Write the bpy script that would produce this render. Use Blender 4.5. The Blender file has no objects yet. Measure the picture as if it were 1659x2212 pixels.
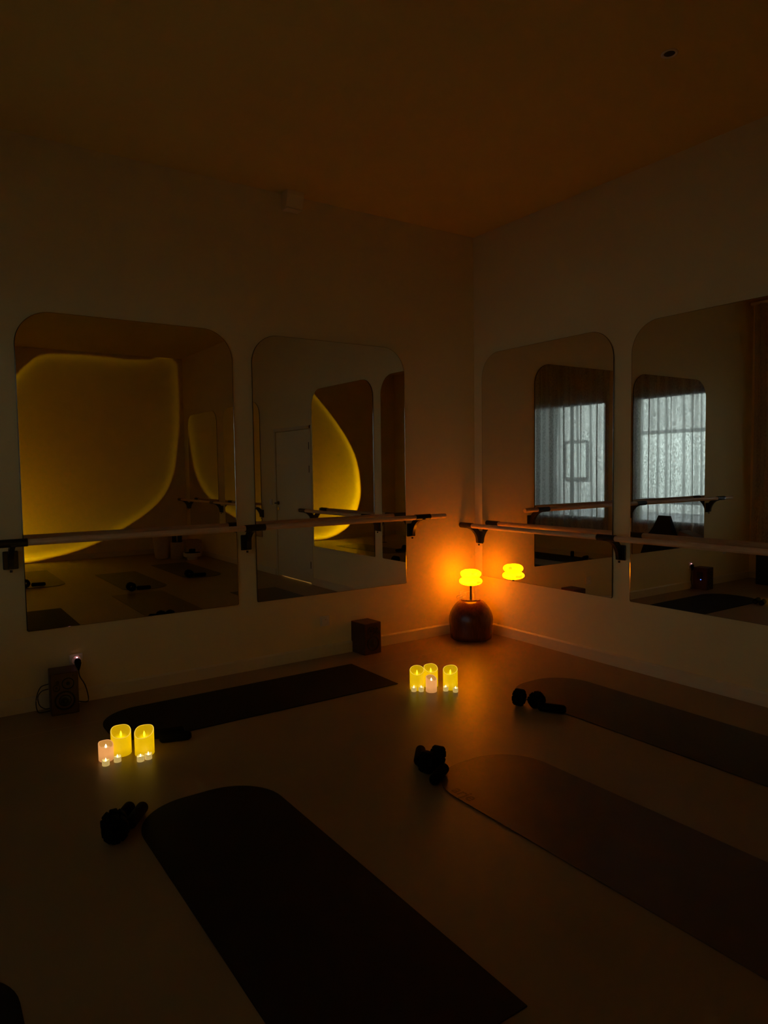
import bpy, bmesh, math, random
from mathutils import Vector, Matrix
random.seed(7)
PI = math.pi
scene = bpy.context.scene
COL = scene.collection

# ------------------------------------------------------------------ camera, world, exposure
CAMP = Vector((-4.3212, -4.8429, 1.5))
cam_d = bpy.data.cameras.new('camera')
cam = bpy.data.objects.new('camera', cam_d)
COL.objects.link(cam)
yaw, pitch, roll = 0.5993, -0.0627, -0.0136
fwd = Vector((math.sin(yaw)*math.cos(pitch), math.cos(yaw)*math.cos(pitch), math.sin(pitch)))
r0 = Vector((math.cos(yaw), -math.sin(yaw), 0)); u0 = r0.cross(fwd)
rr = math.cos(roll)*r0 + math.sin(roll)*u0
uu = -math.sin(roll)*r0 + math.cos(roll)*u0
cam.matrix_world = Matrix(((rr.x, uu.x, -fwd.x, CAMP.x), (rr.y, uu.y, -fwd.y, CAMP.y),
                           (rr.z, uu.z, -fwd.z, CAMP.z), (0, 0, 0, 1)))
cam_d.sensor_fit = 'HORIZONTAL'; cam_d.sensor_width = 36
cam_d.lens = 1512.8/1659*36
cam_d.clip_start = 0.02; cam_d.clip_end = 200
scene.camera = cam
scene.view_settings.view_transform = 'Standard'
scene.view_settings.look = 'None'
scene.view_settings.gamma = 1
scene.view_settings.use_curve_mapping = False
scene.view_settings.exposure = 0.0
try:
    scene.cycles.use_denoising = True
    scene.cycles.max_bounces = 14
    scene.cycles.diffuse_bounces = 8
    scene.cycles.glossy_bounces = 8
    scene.cycles.sample_clamp_indirect = 4
    scene.cycles.blur_glossy = 0.5
except Exception:
    pass

W = bpy.data.worlds.new('dusk_sky'); scene.world = W; W.use_nodes = True
wn = W.node_tree; bg = wn.nodes['Background']
tc = wn.nodes.new('ShaderNodeTexCoord'); sp = wn.nodes.new('ShaderNodeSeparateXYZ')
rp = wn.nodes.new('ShaderNodeValToRGB')
wn.links.new(tc.outputs['Generated'], sp.inputs[0]); wn.links.new(sp.outputs['Z'], rp.inputs[0])
rp.color_ramp.elements[0].position = 0.0; rp.color_ramp.elements[0].color = (.62, .74, .78, 1)
rp.color_ramp.elements[1].position = 0.6; rp.color_ramp.elements[1].color = (.42, .56, .68, 1)
wn.links.new(rp.outputs[0], bg.inputs[0]); bg.inputs[1].default_value = .6

LAMP_E = 26.0      # table lamp shade
FACADE_FILL_W = 1650.0    # added lamps outside that brighten the facade across the street
SUNSET_W = 150.0    # sunset projector

# ------------------------------------------------------------------ materials
def mat(name, col=(.5, .5, .5), rough=.5, metal=0, spec=.5, noise=0, nscale=20, bump=0, bscale=200,
        stretch=None, col2=None, emit=None, estr=0, coat=0):
    m = bpy.data.materials.new(name); m.use_nodes = True
    nt = m.node_tree; b = nt.nodes['Principled BSDF']
    b.inputs['Base Color'].default_value = (*col, 1)
    b.inputs['Roughness'].default_value = rough
    b.inputs['Metallic'].default_value = metal
    b.inputs['Specular IOR Level'].default_value = spec
    if coat: b.inputs['Coat Weight'].default_value = coat
    t = nt.nodes.new('ShaderNodeTexCoord'); mp = nt.nodes.new('ShaderNodeMapping')
    nt.links.new(t.outputs['Object'], mp.inputs[0])
    if stretch: mp.inputs['Scale'].default_value = stretch
    n = nt.nodes.new('ShaderNodeTexNoise'); n.inputs['Scale'].default_value = nscale
    n.inputs['Detail'].default_value = 5
    nt.links.new(mp.outputs[0], n.inputs[0])
    c2 = col2 if col2 else tuple(c*(1-noise) for c in col)
    rmp = nt.nodes.new('ShaderNodeValToRGB')
    rmp.color_ramp.elements[0].position = .3; rmp.color_ramp.elements[1].position = .7
    rmp.color_ramp.elements[0].color = (*c2, 1); rmp.color_ramp.elements[1].color = (*col, 1)
    nt.links.new(n.outputs['Fac'], rmp.inputs[0]); nt.links.new(rmp.outputs[0], b.inputs['Base Color'])
    if bump:
        n2 = nt.nodes.new('ShaderNodeTexNoise'); n2.inputs['Scale'].default_value = bscale
        nt.links.new(t.outputs['Object'], n2.inputs[0])
        bp = nt.nodes.new('ShaderNodeBump'); bp.inputs['Strength'].default_value = bump
        bp.inputs['Distance'].default_value = .002
        nt.links.new(n2.outputs['Fac'], bp.inputs['Height']); nt.links.new(bp.outputs[0], b.inputs['Normal'])
    if emit:
        b.inputs['Emission Color'].default_value = (*emit, 1); b.inputs['Emission Strength'].default_value = estr
    return m

M = {}
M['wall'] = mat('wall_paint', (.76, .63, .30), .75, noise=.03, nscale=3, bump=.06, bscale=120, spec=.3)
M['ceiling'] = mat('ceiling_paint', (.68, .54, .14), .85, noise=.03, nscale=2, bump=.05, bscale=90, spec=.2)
M['skirting'] = mat('skirting_paint', (.68, .59, .36), .45, noise=.03, nscale=8)
M['door'] = mat('door_paint', (.64, .58, .36), .5, noise=.03, nscale=6)
M['frame'] = mat('window_frame_paint', (.12, .12, .12), .5, noise=.1)
M['plastic_w'] = mat('white_plastic', (.72, .68, .6), .35, noise=.03)
M['black'] = mat('black_metal', (.012, .012, .012), .35, noise=.2, nscale=40)
M['rubber'] = mat('black_rubber', (.003, .003, .0035), .9, spec=.15, noise=.2, nscale=60, bump=.3)
M['cable'] = mat('dark_cable', (.01, .007, .007), .5, noise=.1)
M['clear_cable'] = mat('pale_cable', (.5, .4, .3), .3, noise=.1)
M['chrome'] = mat('chrome', (.75, .72, .68), .15, metal=1, noise=.03)
M['darkmetal'] = mat('dark_stem_metal', (.10, .09, .09), .22, metal=1, noise=.1)
M['oak'] = mat('pale_oak_rail', (.74, .50, .27), .4, col2=(.60, .39, .20), nscale=14, stretch=(.6, 9, 9), bump=.2)
M['oak_y'] = mat('pale_oak_rail_y', (.74, .50, .27), .4, col2=(.60, .39, .20), nscale=14, stretch=(9, .6, 9), bump=.2)
M['cherry'] = mat('reddish_wood_veneer', (.075, .022, .012), .42, col2=(.045, .012, .008), nscale=10, stretch=(8, 8, .8))
M['cone'] = mat('speaker_cone', (.006, .006, .008), .6, noise=.2)
M['cone2'] = mat('speaker_cone_inner', (.02, .018, .02), .45, noise=.2)
M['pot'] = mat('dark_stained_wood', (.15, .036, .010), .26, col2=(.07, .014, .005), nscale=9, stretch=(9, 9, .7), bump=.15, bscale=60)
M['silver'] = mat('mirror_silvering', (.86, .86, .83), 0.0, metal=1)
M['bevel'] = mat('mirror_bevel', (.22, .22, .20), .12, metal=1, noise=.05)
M['glass_edge'] = mat('mirror_glass_edge', (.05, .07, .06), .15, noise=.1, spec=.8)
M['mat_black'] = mat('black_exercise_mat', (.006, .0055, .006), .65, noise=.15, nscale=8, bump=.3, bscale=300, spec=.2)
M['mat_plum'] = mat('brown_exercise_mat', (.09, .050, .026), .38, noise=.2, nscale=5, bump=.4, bscale=14, spec=.5)
M['mat_dark'] = mat('dark_brown_mat', (.04, .024, .015), .42, noise=.2, nscale=5, bump=.3, bscale=60, spec=.45)
M['logo'] = mat('mat_print', (.012, .006, .005), .5, noise=.1)
M['ceramic'] = mat('pale_ceramic', (.55, .46, .33), .5, noise=.08)
M['basket'] = mat('woven_basket', (.52, .42, .28), .8, noise=.25, nscale=60, bump=.5)
M['leaf'] = mat('dark_leaf', (.03, .03, .012), .5, noise=.3)
M['cardboard'] = mat('cardboard', (.28, .17, .09), .8, noise=.12)
M['bagcloth'] = mat('black_cloth', (.006, .006, .006), .8, noise=.2, bump=.4)
M['asphalt'] = mat('street_asphalt', (.16, .16, .17), .8, noise=.2, nscale=6)
M['facade'] = mat('street_facade', (.60, .60, .58), .85, noise=.15, nscale=1.5)
M['carpaint'] = mat('car_paint', (.25, .27, .3), .25, metal=.4, noise=.03)
M['shoplight'] = mat('lit_shop_window', (.3, .3, .3), .5, emit=(.80, .95, .90), estr=1.05)
M['led_red'] = mat('indicator_red', (.4, .1, .1), .3, emit=(1, .35, .38), estr=5)
M['led_blue'] = mat('indicator_blue', (.1, .1, .4), .3, emit=(.08, .22, 1), estr=3)

# floor : smooth vinyl with weld seams
def floor_mat():
    m = mat('vinyl_floor', (.300, .205, .075), .38, noise=.12, nscale=1.6, bump=.25, bscale=9, spec=.5)
    nt = m.node_tree; b = nt.nodes['Principled BSDF']
    bsrc = b.inputs['Base Color'].links[0].from_socket
    g = nt.nodes.new('ShaderNodeTexCoord'); s = nt.nodes.new('ShaderNodeSeparateXYZ')
    nt.links.new(g.outputs['Object'], s.inputs[0])
    # thin welded seam 0.44 m from the left wall
    a = nt.nodes.new('ShaderNodeMath'); a.operation = 'ADD'; a.inputs[1].default_value = 0.44
    nt.links.new(s.outputs['Y'], a.inputs[0])
    md = nt.nodes.new('ShaderNodeMath'); md.operation = 'ABSOLUTE'
    nt.links.new(a.outputs[0], md.inputs[0])
    lt = nt.nodes.new('ShaderNodeMath'); lt.operation = 'LESS_THAN'; lt.inputs[1].default_value = .003
    nt.links.new(md.outputs[0], lt.inputs[0])
    mx = nt.nodes.new('ShaderNodeMixRGB'); mx.inputs[2].default_value = (.42, .31, .15, 1)
    nt.links.new(lt.outputs[0], mx.inputs[0]); nt.links.new(bsrc, mx.inputs[1])
    nt.links.new(mx.outputs[0], b.inputs['Base Color'])
    return m
M['floor'] = floor_mat()

# sheer curtain: partly open weave, partly translucent cloth
def curtain_mat():
    m = bpy.data.materials.new('sheer_linen'); m.use_nodes = True; nt = m.node_tree
    nt.nodes.remove(nt.nodes['Principled BSDF']); out = nt.nodes['Material Output']
    tr = nt.nodes.new('ShaderNodeBsdfTransparent'); tl = nt.nodes.new('ShaderNodeBsdfTranslucent')
    df = nt.nodes.new('ShaderNodeBsdfDiffuse')
    tl.inputs[0].default_value = (.72, .72, .70, 1); df.inputs[0].default_value = (.55, .52, .47, 1)
    t = nt.nodes.new('ShaderNodeTexCoord'); mp = nt.nodes.new('ShaderNodeMapping')
    mp.inputs['Scale'].default_value = (1, 1, .35); nt.links.new(t.outputs['Object'], mp.inputs[0])
    n = nt.nodes.new('ShaderNodeTexNoise'); n.inputs['Scale'].default_value = 90; n.inputs['Detail'].default_value = 3
    nt.links.new(mp.outputs[0], n.inputs[0])
    r = nt.nodes.new('ShaderNodeMapRange'); r.inputs[1].default_value = .38; r.inputs[2].default_value = .62
    r.inputs[3].default_value = .20; r.inputs[4].default_value = .55
    nt.links.new(n.outputs['Fac'], r.inputs[0])
    lw = nt.nodes.new('ShaderNodeLayerWeight'); lw.inputs[0].default_value = .5
    iv = nt.nodes.new('ShaderNodeMath'); iv.operation = 'SUBTRACT'; iv.inputs[0].default_value = 1.0
    nt.links.new(lw.outputs['Facing'], iv.inputs[1])
    ml = nt.nodes.new('ShaderNodeMath'); ml.operation = 'MULTIPLY'
    pw = nt.nodes.new('ShaderNodeMath'); pw.operation = 'POWER'; pw.inputs[1].default_value = 2.2; nt.links.new(iv.outputs[0], pw.inputs[0])
    nt.links.new(r.outputs[0], ml.inputs[0]); nt.links.new(pw.outputs[0], ml.inputs[1]); r = ml
    m1 = nt.nodes.new('ShaderNodeMixShader'); m1.inputs[0].default_value = .30
    nt.links.new(tl.outputs[0], m1.inputs[1]); nt.links.new(df.outputs[0], m1.inputs[2])
    m2 = nt.nodes.new('ShaderNodeMixShader'); nt.links.new(r.outputs[0], m2.inputs[0])
    nt.links.new(m1.outputs[0], m2.inputs[1]); nt.links.new(tr.outputs[0], m2.inputs[2])
    nt.links.new(m2.outputs[0], out.inputs[0])
    return m
M['curtain'] = curtain_mat()

def pane_mat():
    m = bpy.data.materials.new('window_glass'); m.use_nodes = True; nt = m.node_tree
    nt.nodes.remove(nt.nodes['Principled BSDF']); out = nt.nodes['Material Output']
    tr = nt.nodes.new('ShaderNodeBsdfTransparent'); gl = nt.nodes.new('ShaderNodeBsdfGlossy')
    gl.inputs['Roughness'].default_value = .02; tr.inputs[0].default_value = (.93, .96, .95, 1)
    fr = nt.nodes.new('ShaderNodeFresnel'); fr.inputs[0].default_value = 1.5
    mx = nt.nodes.new('ShaderNodeMixShader'); nt.links.new(fr.outputs[0], mx.inputs[0])
    nt.links.new(tr.outputs[0], mx.inputs[1]); nt.links.new(gl.outputs[0], mx.inputs[2])
    nt.links.new(mx.outputs[0], out.inputs[0]); return m
M['pane'] = pane_mat()

def glow_mat(name, col, strength, vein=None, vscale=12, base=(.8, .7, .5), zgrad=None):
    """a lamp body that gives off light; vein = how dark the veins are, zgrad=(z0,v0,z1,v1)"""
    m = bpy.data.materials.new(name); m.use_nodes = True; nt = m.node_tree
    b = nt.nodes['Principled BSDF']; b.inputs['Base Color'].default_value = (*base, 1)
    b.inputs['Roughness'].default_value = .5
    b.inputs['Emission Color'].default_value = (*col, 1)
    t = nt.nodes.new('ShaderNodeTexCoord')
    n = nt.nodes.new('ShaderNodeTexNoise'); n.inputs['Scale'].default_value = vscale
    n.inputs['Detail'].default_value = 8; n.inputs['Distortion'].default_value = .8
    nt.links.new(t.outputs['Object'], n.inputs[0])
    r = nt.nodes.new('ShaderNodeMapRange'); r.inputs[1].default_value = .40; r.inputs[2].default_value = .52
    r.inputs[3].default_value = strength*(vein if vein else .9); r.inputs[4].default_value = strength
    nt.links.new(n.outputs['Fac'], r.inputs[0])
    src = r.outputs[0]
    if zgrad:
        s = nt.nodes.new('ShaderNodeSeparateXYZ'); nt.links.new(t.outputs['Object'], s.inputs[0])
        q = nt.nodes.new('ShaderNodeMapRange'); q.interpolation_type = 'SMOOTHSTEP'
        q.inputs[1].default_value, q.inputs[3].default_value, q.inputs[2].default_value, q.inputs[4].default_value = zgrad
        nt.links.new(s.outputs['Z'], q.inputs[0])
        ml = nt.nodes.new('ShaderNodeMath'); ml.operation = 'MULTIPLY'
        nt.links.new(src, ml.inputs[0]); nt.links.new(q.outputs[0], ml.inputs[1]); src = ml.outputs[0]
    nt.links.new(src, b.inputs['Emission Strength'])
    return m
M['shade'] = glow_mat('glowing_alabaster', (1, .20, .0), LAMP_E, .13, 18)
M['wax'] = glow_mat('glowing_ivory_wax', (1, .57, .0), .78, .94, 10, base=(.25, .18, .06), zgrad=(0.0, .70, .05, 1.0))
M['wax_pink'] = glow_mat('glowing_pink_wax', (1, .42, .12), .80, .94, 10, base=(.25, .15, .1), zgrad=(0, .68, .05, 1.0))
M['rim'] = glow_mat('wax_rim_ivory', (1, .62, .06), .84, .95, 10, base=(.25, .18, .06))
M['rim_pink'] = glow_mat('wax_rim_pink', (1, .44, .15), .74, .95, 10, base=(.25, .18, .06))
def well_mat(name, c_in, c_out, r):  # flame glow on the wax put into the emission colour, fading outward
    m = glow_mat(name, c_in, 1.0, .95, 10, base=(.2, .13, .04)); nt = m.node_tree; b = nt.nodes['Principled BSDF']
    t = nt.nodes.new('ShaderNodeTexCoord'); s_ = nt.nodes.new('ShaderNodeVectorMath'); s_.operation = 'MULTIPLY'
    s_.inputs[1].default_value = (1, 1, 0); nt.links.new(t.outputs['Object'], s_.inputs[0])
    l = nt.nodes.new('ShaderNodeVectorMath'); l.operation = 'LENGTH'; nt.links.new(s_.outputs[0], l.inputs[0])
    rp_ = nt.nodes.new('ShaderNodeMapRange'); rp_.inputs[1].default_value = .004; rp_.inputs[2].default_value = r
    nt.links.new(l.outputs['Value'], rp_.inputs[0])
    mx = nt.nodes.new('ShaderNodeMixRGB'); mx.inputs[1].default_value = (*c_in, 1); mx.inputs[2].default_value = (*c_out, 1)
    nt.links.new(rp_.outputs[0], mx.inputs[0]); nt.links.new(mx.outputs[0], b.inputs['Emission Color']); return m
M['well'] = well_mat('wax_well_ivory', (1.1, .80, .0), (.50, .28, .0), .034)
M['well_pink'] = well_mat('wax_well_pink', (1.1, .62, .20), (.44, .19, .04), .026)
M['wax_tea'] = glow_mat('glowing_tealight_cup', (1, .68, .20), .48, .9, 30, base=(.4, .35, .2))
M['tea_top'] = glow_mat('glowing_tealight_top', (1, .72, .25), 1.0, .9, 30, base=(.4, .35, .2))
M['flame'] = glow_mat('flame_yellow', (1, .82, .02), 2.2, .95, 10)
M['flame_w'] = glow_mat('flame_white', (1, .90, .45), 3.0, .95, 10)

# ------------------------------------------------------------------ mesh helpers
def box(bm, p0, p1, bev=0, seg=2, mtx=None):
    x0, y0, z0 = p0; x1, y1, z1 = p1
    r = bmesh.ops.create_cube(bm, size=1)
    vs = r['verts']
    bmesh.ops.scale(bm, vec=(abs(x1-x0), abs(y1-y0), abs(z1-z0)), verts=vs)
    bmesh.ops.translate(bm, vec=((x0+x1)/2, (y0+y1)/2, (z0+z1)/2), verts=vs)
    if bev:
        es = list({e for v in vs for e in v.link_edges})
        q = bmesh.ops.bevel(bm, geom=es, offset=bev, segments=seg, profile=.5, affect='EDGES')
        vs = list({v for f in q['faces'] for v in f.verts} | {v for v in vs if v.is_valid})
    if mtx is not None:
        bmesh.ops.transform(bm, matrix=mtx, verts=[v for v in vs if v.is_valid])
    return bm

def lathe(bm, prof, n=48, centre=(0, 0, 0), zfun=None, cap=True):
    """prof = [(r, z), ...]; zfun(theta, r, z, i) -> z"""
    rings = []
    for i, (r, z) in enumerate(prof):
        if r < 1e-6:
            rings.append([bm.verts.new((centre[0], centre[1], centre[2]+z))])
        else:
            ring = []
            for k in range(n):
                a = 2*PI*k/n
                zz = zfun(a, r, z, i) if zfun else z
                ring.append(bm.verts.new((centre[0]+r*math.cos(a), centre[1]+r*math.sin(a), centre[2]+zz)))
            rings.append(ring)
    for A, B in zip(rings, rings[1:]):
        if len(A) == 1 and len(B) == 1: continue
        for k in range(n):
            k2 = (k+1) % n
            if len(A) == 1: bm.faces.new((A[0], B[k2], B[k]))
            elif len(B) == 1: bm.faces.new((A[k], A[k2], B[0]))
            else: bm.faces.new((A[k], A[k2], B[k2], B[k]))
    return bm

def frame_of(d):
    d = d.normalized(); up = Vector((0, 0, 1)) if abs(d.z) < .95 else Vector((1, 0, 0))
    a = d.cross(up).normalized(); b = d.cross(a).normalized(); return a, b

def tube(bm, pts, r, n=12, rfun=None):
    pts = [Vector(p) for p in pts]; rings = []
    for i, p in enumerate(pts):
        d = (pts[min(i+1, len(pts)-1)] - pts[max(i-1, 0)])
        a, b = frame_of(d); rad = rfun(i/(len(pts)-1)) if rfun else r
        rings.append([bm.verts.new(p + rad*(math.cos(2*PI*k/n)*a + math.sin(2*PI*k/n)*b)) for k in range(n)])
    for A, B in zip(rings, rings[1:]):
        for k in range(n):
            bm.faces.new((A[k], A[(k+1) % n], B[(k+1) % n], B[k]))
    bm.faces.new(rings[0]); bm.faces.new(list(reversed(rings[-1])))
    return bm

def rounded_bar(bm, p0, p1, r, end=.5, n=20):
    """a cylinder with softly rounded ends"""
    p0, p1 = Vector(p0), Vector(p1); L = (p1-p0).length; d = (p1-p0)/L
    e = r*end; ts = []
    for k in range(6):
        a = k/5*PI/2; ts.append((e*(1-math.cos(a)), (r-e)+e*math.sin(a)))
    prof = ts + [(L-t, q) for t, q in reversed(ts)]
    a, b = frame_of(d); rings = []
    for t, q in prof:
        q = max(q, 1e-4)
        rings.append([bm.verts.new(p0 + d*t + q*(math.cos(2*PI*k/n)*a + math.sin(2*PI*k/n)*b)) for k in range(n)])
    for A, B in zip(rings, rings[1:]):
        for k in range(n): bm.faces.new((A[k], A[(k+1) % n], B[(k+1) % n], B[k]))
    bm.faces.new(rings[0]); bm.faces.new(list(reversed(rings[-1])))
    return bm

def prism(bm, poly, axis, a0, a1):
    """poly: list of 2D points in the plane perpendicular to axis; extruded from a0 to a1"""
    def P(p, a):
        return {'x': (a, p[0], p[1]), 'y': (p[0], a, p[1]), 'z': (p[0], p[1], a)}[axis]
    A = [bm.verts.new(P(p, a0)) for p in poly]; B = [bm.verts.new(P(p, a1)) for p in poly]
    n = len(poly)
    fa = bm.faces.new(A); fb = bm.faces.new(list(reversed(B)))
    for k in range(n): bm.faces.new((A[k], A[(k+1) % n], B[(k+1) % n], B[k]))
    return fa, fb

def smooth_curve(pts, n=8):
    """Catmull-Rom through the points"""
    P = [Vector(p) for p in pts]; P = [2*P[0]-P[1]] + P + [2*P[-1]-P[-2]]; out = []
    for i in range(1, len(P)-2):
        for k in range(n):
            t = k/n; a, b, c, d = P[i-1:i+3]
            out.append(.5*((2*b)+(c-a)*t+(2*a-5*b+4*c-d)*t*t+(3*b-a-3*c+d)*t**3))
    out.append(P[-2]); return out

def obj(name, bm, material, parent=None, smooth=False, angle=None):
    bmesh.ops.recalc_face_normals(bm, faces=bm.faces)
    me = bpy.data.meshes.new(name); bm.to_mesh(me); bm.free()
    mats = material if isinstance(material, (list, tuple)) else [material]
    for m in mats: me.materials.append(m)
    if smooth:
        for p in me.polygons: p.use_smooth = True
        if angle:
            try: me.set_sharp_from_angle(angle=math.radians(angle))
            except Exception: pass
    o = bpy.data.objects.new(name, me); COL.objects.link(o)
    if parent: o.parent = parent
    return o

def tag(o, label, cat, group=None, kind=None):
    o['label'] = label
    if cat: o['category'] = cat
    if group: o['group'] = group
    if kind: o['kind'] = kind
    return o

def thing(name, label, cat, loc=(0, 0, 0), rot=(0, 0, 0), group=None):
    o = bpy.data.objects.new(name, None); COL.objects.link(o)
    o.empty_display_size = .05
    o.location = loc; o.rotation_euler = rot
    return tag(o, label, cat, group)

def struct(name, bm, m, label, cat=None, **kw):
    o = obj(name, bm, m, **kw); o['kind'] = 'structure'; o['label'] = label
    o['category'] = cat or name.split('_')[0]
    return o

def copy_tree(o, parent=None):
    c = o.copy(); COL.objects.link(c)
    c.parent = parent
    for ch in list(o.children): copy_tree(ch, c)
    return c

B = bmesh.new

# ------------------------------------------------------------------ room shell
XL, YB, ZC = -4.80, -8.05, 3.554
struct('floor', box(B(), (XL-.2, YB-.2, -.1), (1.6, .2, 0)), M['floor'], 'smooth beige brown vinyl floor with thin weld seams')
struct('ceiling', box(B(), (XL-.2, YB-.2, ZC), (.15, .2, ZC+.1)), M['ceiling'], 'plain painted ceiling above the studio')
struct('wall_left', box(B(), (XL-.2, 0, 0), (.15, .2, ZC)), M['wall'], 'plain wall with two mirrors and a wooden barre')
struct('wall_back', box(B(), (XL-.2, YB-.2, 0), (.15, YB, ZC)), M['wall'], 'wall with the yellow projected sunset circle')
bm = B()
DY0, DY1, DZ = -3.19, -4.18, 2.02
box(bm, (0, DY0, 0), (.15, 0, ZC)); box(bm, (0, YB, 0), (.15, DY1, ZC)); box(bm, (0, DY1, DZ), (.15, DY0, ZC))
struct('wall_right', bm, M['wall'], 'plain wall right of the corner lamp, with mirrors and a flush door')
WIN = [(-.42, -1.82), (-2.28, -3.95)]; WZ0, WZ1 = .62, 2.52
bm = B()
ys = [0, WIN[0][0], WIN[0][1], WIN[1][0], WIN[1][1], YB]
for a, b in ((0, 1), (2, 3), (4, 5)): box(bm, (XL-.2, ys[b], 0), (XL, ys[a], ZC))
for a, b in WIN:
    box(bm, (XL-.2, b, 0), (XL, a, WZ0)); box(bm, (XL-.2, b, WZ1), (XL, a, ZC))
struct('wall_front', bm, M['wall'], 'window wall behind the curtains, seen in the mirrors')

SH = .092
def skirt(bm, axis, a0, a1, wallc, sgn):
    """profile 14 mm thick with a sloped top edge; wallc = wall plane, sgn = direction into the room"""
    t_ = .014*sgn
    prof = [(wallc, 0), (wallc+t_, 0), (wallc+t_, SH-.011), (wallc+.4*t_, SH), (wallc, SH)]
    prism(bm, prof, axis, a0, a1); return bm
struct('baseboard_left', skirt(B(), 'x', XL, 0, 0, -1), M['skirting'], 'low painted skirting board along the left wall', 'skirting board')
bm = B(); skirt(bm, 'y', -.784, -.014, 0, -1); skirt(bm, 'y', DY0+.06, -.7865, 0, -1)
struct('baseboard_right', bm, M['skirting'], 'low painted skirting board under the right mirrors', 'skirting board')
struct('baseboard_rear', skirt(B(), 'y', YB+.014, DY1-.06, 0, -1), M['skirting'], 'skirting board beyond the door', 'skirting board')
struct('baseboard_back', skirt(B(), 'x', XL, 0, YB, 1), M['skirting'], 'skirting board below the sunset circle', 'skirting board')
struct('baseboard_front', skirt(B(), 'y', YB+.014, -.014, XL, 1), M['skirting'], 'skirting board below the windows', 'skirting board')

# corridor behind the door: its lit floor shows as a bright line under the door
bm = B()
box(bm, (1.5, DY1-.6, 0), (1.6, DY0+.6, 2.6)); box(bm, (.15, DY1-.7, 0), (1.6, DY1-.6, 2.6))
box(bm, (.15, DY0+.6, 0), (1.6, DY0+.7, 2.6)); box(bm, (.15, DY1-.7, 2.6), (1.6, DY0+.7, 2.7))
struct('wall_corridor', bm, M['wall'], 'lit corridor behind the closed door')
ld = bpy.data.lights.new('corridor_lamp', 'AREA'); ld.size = .5; ld.energy = 40; ld.color = (1, .86, .66)
lo = bpy.data.objects.new('corridor_lamp', ld); COL.objects.link(lo); lo.location = (.7, -3.7, 2.55)

# door
dr = thing('door_1', 'flush pale door with a thin line of light beneath it', 'door', (0, -3.685, 0)); dr['kind'] = 'structure'
obj('door_panel', box(B(), (.004, -.489, .014), (.045, .489, DZ-.006), .001), M['door'], dr)
bm = B()
box(bm, (.05, .46, 0), (.10, .495, DZ)); box(bm, (.05, -.495, 0), (.10, -.46, DZ)); box(bm, (.05, -.46, DZ-.03), (.10, .46, DZ))
obj('door_stop', bm, M['door'], dr)
bm = B()
for y0, y1, z0, z1 in ((.495, .54, 0, DZ+.045), (-.54, -.495, 0, DZ+.045), (-.54, .54, DZ, DZ+.045)):
    box(bm, (-.006, y0, z0), (.0, y1, z1), .0015)
obj('door_casing', bm, M['door'], dr)
bm = B(); tube(bm, [(.004, -.445, 1.03), (-.05, -.445, 1.03)], .009); 
h = obj('door_handle', rounded_bar(bm, (-.05, -.455, 1.03), (-.05, -.33, 1.03), .010), M['black'], dr, True)
obj('rosette', tube(B(), [(.004, -.445, 1.03), (-.006, -.445, 1.03)], .026, 24), M['black'], h)
obj('keyhole_plate', tube(B(), [(.004, -.445, .95), (-.004, -.445, .95)], .024, 24), M['chrome'], dr)
for z in (.25, .9, 1.5, 1.8):
    obj('hinge', tube(B(), [(-.006, .492, z-.045), (-.006, .492, z+.045)], .006, 10), M['cherry'], dr)
t = thing('light_switch', 'small white light switch beside the door handle', 'light switch', (0, -4.36, 1.04))
obj('plate', box(B(), (-.009, -.04, -.04), (0, .04, .04), .003), M['plastic_w'], t)
obj('rocker', box(B(), (-.013, -.022, -.022), (-.0085, .022, .022), .002), M['plastic_w'], t)

# windows
for i, (a, b) in enumerate(WIN):
    w = bpy.data.objects.new('window_%d' % (i+1), None); COL.objects.link(w); w.location = (XL-.035, (a+b)/2, WZ0)
    tag(w, ['window behind the sheer curtain, nearer the black bag', 'window behind the second sheer curtain'][i], 'window', kind='structure')
    hw = (a-b)/2; H = WZ1-WZ0; f = .05
    bm = B()
    box(bm, (-.03, -hw, 0), (.03, hw, f)); box(bm, (-.03, -hw, H-f), (.03, hw, H))
    box(bm, (-.03, -hw, f), (.03, -hw+f, H-f)); box(bm, (-.03, hw-f, f), (.03, hw, H-f))
    obj('window_frame', bm, M['frame'], w)
    obj('window_pane', box(B(), (-.004, -hw+f, f), (.004, hw-f, H-f)), M['pane'], w)
    obj('window_sill', box(B(), (.0, -hw-.02, -.03), (.055, hw+.02, 0), .004), M['skirting'], w)

# ------------------------------------------------------------------ street outside (dusk)
struct('floor_street', box(B(), (-40, -30, -.25), (XL-.35, 20, -.15)), M['asphalt'], 'street outside the windows', 'street')
bl = thing('shop_building', 'building across the street with lit shop windows', 'building', (-17, -3, -.15))
bm = B(); box(bm, (-1, -26, 0), (0, 14, 6.5)); obj('facade', bm, M['facade'], bl)
obj('cornice', box(B(), (-.1, -26, 6.5), (.25, 14, 6.8), .05), M['facade'], bl)
for k, (y, w_, z0, z1) in enumerate([(-10.2, 1.1, 1.2, 2.5), (-6.2, 3.6, .5, 2.7), (-1.6, 1.3, 0, 2.4), (2.2, 4.0, .4, 2.9), (7.0, 3.4, .3, 2.7)]):
    s = obj('shop_window', box(B(), (.01, y-w_/2, z0), (.05, y+w_/2, z1)), M['shoplight'], bl)
    bm = B()
    for q in (-1, 1): box(bm, (.05, y+q*w_/2-.05, z0-.05), (.1, y+q*w_/2+.05, z1+.05))
    box(bm, (.05, y-w_/2, z0-.08), (.1, y+w_/2, z0)); box(bm, (.05, y-w_/2, z1), (.1, y+w_/2, z1+.1))
    obj('shop_frame', bm, M['frame'], s)
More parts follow.
